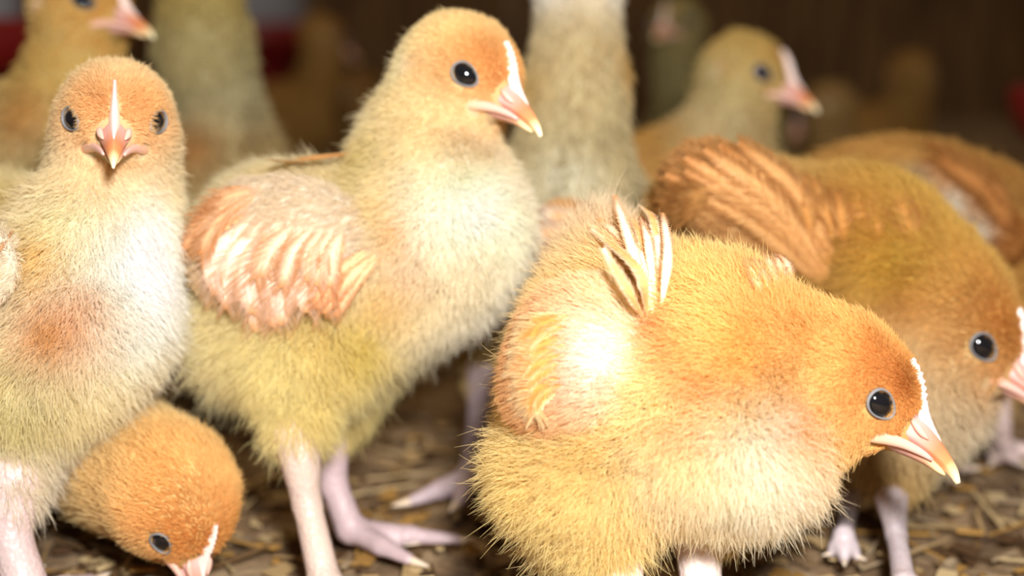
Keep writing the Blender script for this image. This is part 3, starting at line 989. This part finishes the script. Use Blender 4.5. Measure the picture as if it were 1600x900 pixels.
# ------------------------------------------------------------------ chick G: upright, pale front, head cut by the top of the frame
c = Chick('upright chick behind the centre one, long pale neck, head cut off by the top edge', seed=27, cell=.002)
c.flow = DWN
c.set_head(902, -62, .37, 90, 82, -6, cols=dict(crown=(220, 180, 110), face=(236, 226, 206), cheek=(244, 240, 230)), fur=1.2)
D = .375
c.add(
    cone(P(903, -20, .372), P(900, 140, .374), px(62, D), px(64, D), fur=.004, col=(204, 180, 134), flow=DWN),
    cone(P(900, 140, .374), P(890, 290, .372), px(64, D), px(92, D), fur=.005, col=(204, 184, 140), flow=DWN),
    vell(880, 390, .380, 122, 160, 120, 0, fur=.006, col=(206, 190, 156), flow=DWN),
    vell(830, 470, .385, 120, 110, 115, 0, fur=.006, col=(190, 158, 96), flow=DWN),
    cone(P(770, 500, .372), P(758, 590, .370), px(62, D), px(30, D), fur=.004, col=(196, 166, 110), flow=DWN),
    cone(P(900, 500, .385), P(905, 590, .385), px(62, D), px(30, D), fur=.004, col=(196, 166, 110), flow=DWN),
    cone(P(960, 330, .40), P(1010, 270, .42), px(70, D), px(40, D), fur=.004, col=(200, 150, 84), flow=-DWN),
)
c.paint(985, 100, .37, 36, (206, 152, 70), .8)
c.paint(830, 130, .37, 36, (206, 160, 80), .6)
c.paint(885, 290, .345, 60, (226, 222, 200), .7)
c.build(28000, rad=.0002, lift=.35)
wp = [vell(885, 370, .350, 60, 60, 26, 30, fur=.003, col=(214, 166, 110), flow=-RGT + DWN * .4)]
fe = [([(930 - 4 * k_, 330 + 12 * k_), (890, 345 + 12 * k_), (850 + 4 * k_, 340 + 18 * k_)], 30, (222, 190, 150), (200, 140, 80) if k_ % 2 else (236, 224, 210), 1.5 + .3 * k_) for k_ in range(5)]
c.wing(wp, 2500, None, fe, seed=37, rad=.0002)
c.leg([P(757, 590, .369), P(750, 660, .3685), G(738, 752, .006)], [floor_tip(645, 797), floor_tip(715, 800), floor_tip(782, 782), floor_tip(765, 752)], r=.0036, col=(186, 168, 174))
c.leg([P(905, 590, .385), G(910, 735, .006)], [floor_tip(880, 765), floor_tip(930, 775), floor_tip(965, 755)], r=.0036)

# ------------------------------------------------------------------ chick H: top left, orange, beak to the right
c = Chick('blurred orange chick at top left behind the facing one, beak to the right', seed=28, cell=.002)
c.flow = -RGT + DWN * .4
c.set_head(126, 14, .385, 84, 22, 8, cols=dict(crown=(214, 158, 78), face=(214, 156, 80), cheek=(216, 180, 110)), fur=1.2)
D = .39
c.add(
    cone(P(125, 50, .388), P(105, 160, .392), px(62, D), px(82, D), fur=.004, col=(212, 176, 100), flow=DWN),
    vell(30, 250, .400, 150, 110, 110, -10, fur=.005, col=(206, 176, 126), flow=-RGT + DWN * .3),
    vell(110, 250, .395, 90, 110, 105, 0, fur=.005, col=(214, 188, 130), flow=DWN),
    cone(P(40, 320, .385), P(45, 560, .385), px(70, D), px(24, D), fur=.004, col=(200, 170, 110), flow=DWN),
    cone(P(110, 320, .41), P(112, 530, .41), px(60, D), px(24, D), fur=.004, col=(200, 170, 110), flow=DWN),
)
c.paint(40, 180, .37, 50, (204, 134, 66), .6)
c.build(20000, rad=.0002, lift=.35)
for a_ in ((45, 560, .385), (112, 530, .41)):
    hk = P(*a_); an = hk.copy(); an[2] = .005
    c.leg([hk, an], [an + np.array([.014, -.006, -.004]), an + np.array([.010, .010, -.004]), an + np.array([.004, -.015, -.004])], r=.003)

# ------------------------------------------------------------------ chick I: blurred upright neck behind, left of centre
c = Chick('out of focus olive-grey chick standing between the facing one and the centre one', seed=29, cell=.0024)
c.flow = DWN
c.set_head(312, -78, .44, 74, 200, 5, cols=dict(crown=(190, 160, 90), face=(190, 150, 84), cheek=(190, 170, 120)), fur=1.3)
D = .445
c.add(
    cone(P(312, -30, .44), P(318, 80, .445), px(56, D), px(62, D), fur=.005, col=(186, 160, 90), flow=DWN),
    cone(P(318, 80, .445), P(345, 180, .45), px(62, D), px(62, D), fur=.005, col=(186, 172, 134), flow=DWN),
    vell(350, 280, .455, 95, 110, 95, 0, fur=.005, col=(190, 160, 110), flow=DWN),
    cone(P(320, 340, .45), P(320, 480, .45), px(55, D), px(22, D), fur=.004, col=(190, 160, 110), flow=DWN),
    cone(P(380, 340, .46), P(382, 480, .46), px(55, D), px(22, D), fur=.004, col=(190, 160, 110), flow=DWN),
)
c.paint(300, 230, .44, 40, (190, 122, 60), .8)
c.build(14000, rad=.00026, lift=.35)
for a_ in ((320, 480, .45), (382, 480, .46)):
    hk = P(*a_); an = hk.copy(); an[2] = .005
    c.leg([hk, an], [an + np.array([.014, -.006, -.004]), an + np.array([.010, .010, -.004]), an + np.array([.004, -.015, -.004])], r=.003)

# ------------------------------------------------------------------ chick J: bottom left, pecking the floor
c = Chick('orange-headed chick at bottom left pecking the litter under the facing one', seed=30, cell=.0018)
c.flow = -RGT * .6 - DWN * .6
c.set_head(282, 785, .292, 98, 38, 62, cols=dict(crown=(240, 188, 112), face=(230, 150, 72), cheek=(246, 216, 156)))
D = .325
c.add(
    cone(P(258, 760, .295), P(180, 715, .316), px(88, D), px(98, D), fur=.004, col=(240, 206, 144), flow=-RGT - DWN * .6),
    vell(120, 680, .345, 140, 90, 100, 25, fur=.005, col=(226, 200, 140), flow=-RGT - DWN * .3),
    vell(10, 650, .365, 150, 100, 105, 10, fur=.005, col=(220, 196, 146), flow=-RGT),
    cone(P(40, 700, .355), P(50, 760, .352), px(60, D), px(28, D), fur=.004, col=(214, 190, 140), flow=DWN),
    cone(P(60, 690, .38), P(60, 745, .378), px(60, D), px(28, D), fur=.004, col=(214, 190, 140), flow=DWN),
)
c.build(75000, rad=.00009, lift=.35)
for a_ in ((50, 760, .352), (60, 735, .378)):
    hk = P(*a_); an = hk.copy(); an[2] = .005
    c.leg([hk, an], [an + np.array([.018, -.008, -.004]), an + np.array([.014, .010, -.004]), an + np.array([.006, -.018, -.004])], r=.003)

# ------------------------------------------------------------------ the flock fading into the dark
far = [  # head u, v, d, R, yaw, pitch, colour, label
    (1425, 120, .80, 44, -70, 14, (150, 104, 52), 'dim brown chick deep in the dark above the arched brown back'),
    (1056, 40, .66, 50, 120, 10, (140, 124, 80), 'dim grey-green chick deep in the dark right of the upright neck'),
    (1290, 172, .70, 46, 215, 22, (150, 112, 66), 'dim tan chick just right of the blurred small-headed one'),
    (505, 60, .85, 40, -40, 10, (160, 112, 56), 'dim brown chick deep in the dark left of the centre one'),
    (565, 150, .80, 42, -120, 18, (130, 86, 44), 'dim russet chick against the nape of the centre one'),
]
for i_, (u, v, d, R_, yw, pt, col, lab) in enumerate(far):
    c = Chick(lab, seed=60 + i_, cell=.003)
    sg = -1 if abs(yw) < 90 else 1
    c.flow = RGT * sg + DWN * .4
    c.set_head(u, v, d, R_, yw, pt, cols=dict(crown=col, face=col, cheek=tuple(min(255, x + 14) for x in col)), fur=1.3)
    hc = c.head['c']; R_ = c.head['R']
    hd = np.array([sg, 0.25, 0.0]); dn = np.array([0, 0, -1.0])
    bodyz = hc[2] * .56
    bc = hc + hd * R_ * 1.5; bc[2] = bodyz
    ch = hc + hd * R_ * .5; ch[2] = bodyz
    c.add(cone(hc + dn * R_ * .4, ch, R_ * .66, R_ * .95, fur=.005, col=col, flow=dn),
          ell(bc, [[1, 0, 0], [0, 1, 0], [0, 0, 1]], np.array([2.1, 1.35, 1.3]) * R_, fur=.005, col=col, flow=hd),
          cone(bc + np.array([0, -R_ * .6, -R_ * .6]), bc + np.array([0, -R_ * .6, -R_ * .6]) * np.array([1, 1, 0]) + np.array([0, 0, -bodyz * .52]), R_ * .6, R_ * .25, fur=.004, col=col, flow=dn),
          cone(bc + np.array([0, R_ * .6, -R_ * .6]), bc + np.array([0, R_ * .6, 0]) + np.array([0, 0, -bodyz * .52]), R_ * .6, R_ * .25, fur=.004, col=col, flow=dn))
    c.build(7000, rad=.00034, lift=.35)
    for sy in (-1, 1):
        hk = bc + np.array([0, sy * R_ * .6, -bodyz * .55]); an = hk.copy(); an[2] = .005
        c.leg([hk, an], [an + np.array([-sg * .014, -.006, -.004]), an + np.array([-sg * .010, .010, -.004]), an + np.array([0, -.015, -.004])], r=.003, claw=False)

# ------------------------------------------------------------------ drinkers: a pale jar on a red dish
m_red, nt, b, _ = new_mat('red_plastic')
setp(b, Base_Color=(*lin((120, 18, 16)), 1), Roughness=.4)
m_jar, nt, b, _ = new_mat('cloudy_white_plastic')
setp(b, Base_Color=(*lin((170, 174, 178)), 1), Roughness=.35)

def lathe(name, prof, mat, parent, seg=48):
    vs_, fs = [], []
    for r_, z_ in prof:
        for i in range(seg):
            a = 2 * math.pi * i / seg
            vs_.append((r_ * math.cos(a), r_ * math.sin(a), z_))
    n = len(prof)
    for k in range(n - 1):
        for i in range(seg):
            j = (i + 1) % seg
            fs.append([k * seg + i, k * seg + j, (k + 1) * seg + j, (k + 1) * seg + i])
    fs.append(list(range(seg))[::-1]); fs.append([(n - 1) * seg + i for i in range(seg)])
    return mesh_obj(name, vs_, fs, mat, parent)

def drinker(loc, label, k=1.0):
    e = bpy.data.objects.new('poultry_drinker', None); COL.objects.link(e)
    e.location = loc; e.scale = (k, k, k)
    e.location.z = .0036
    tag(e, label, 'drinker', 'poultry drinkers')
    lathe('stand', [(.062, 0), (.064, .004), (.050, .070), (.046, .074), (.030, .075)], m_red, e)
    lathe('dish', [(.045, .074), (.074, .076), (.080, .082), (.082, .098), (.079, .099), (.076, .086), (.070, .081), (.048, .080)], m_red, e)
    j = lathe('jar', [(.046, .080), (.050, .086), (.050, .205), (.047, .215), (.040, .222), (.020, .226)], m_jar, e)
    lathe('handle', [(.010, .224), (.012, .232), (.016, .236), (.016, .242), (.010, .244)], m_red, j, 24)
    return e
p = P(385, 100, 1.30); drinker((p[0], p[1], 0), 'white jar drinker on a red stand, dim between two chicks at top left of centre', 1.25)
p = P(-150, 60, .72); drinker((p[0], p[1], 0), 'white jar drinker on a red stand, cut by the left edge behind the orange chick', 1.3)
p = P(1880, 300, .55); drinker((p[0], p[1], 0), 'red drinker at the right edge beside the arched brown back', 1.0)
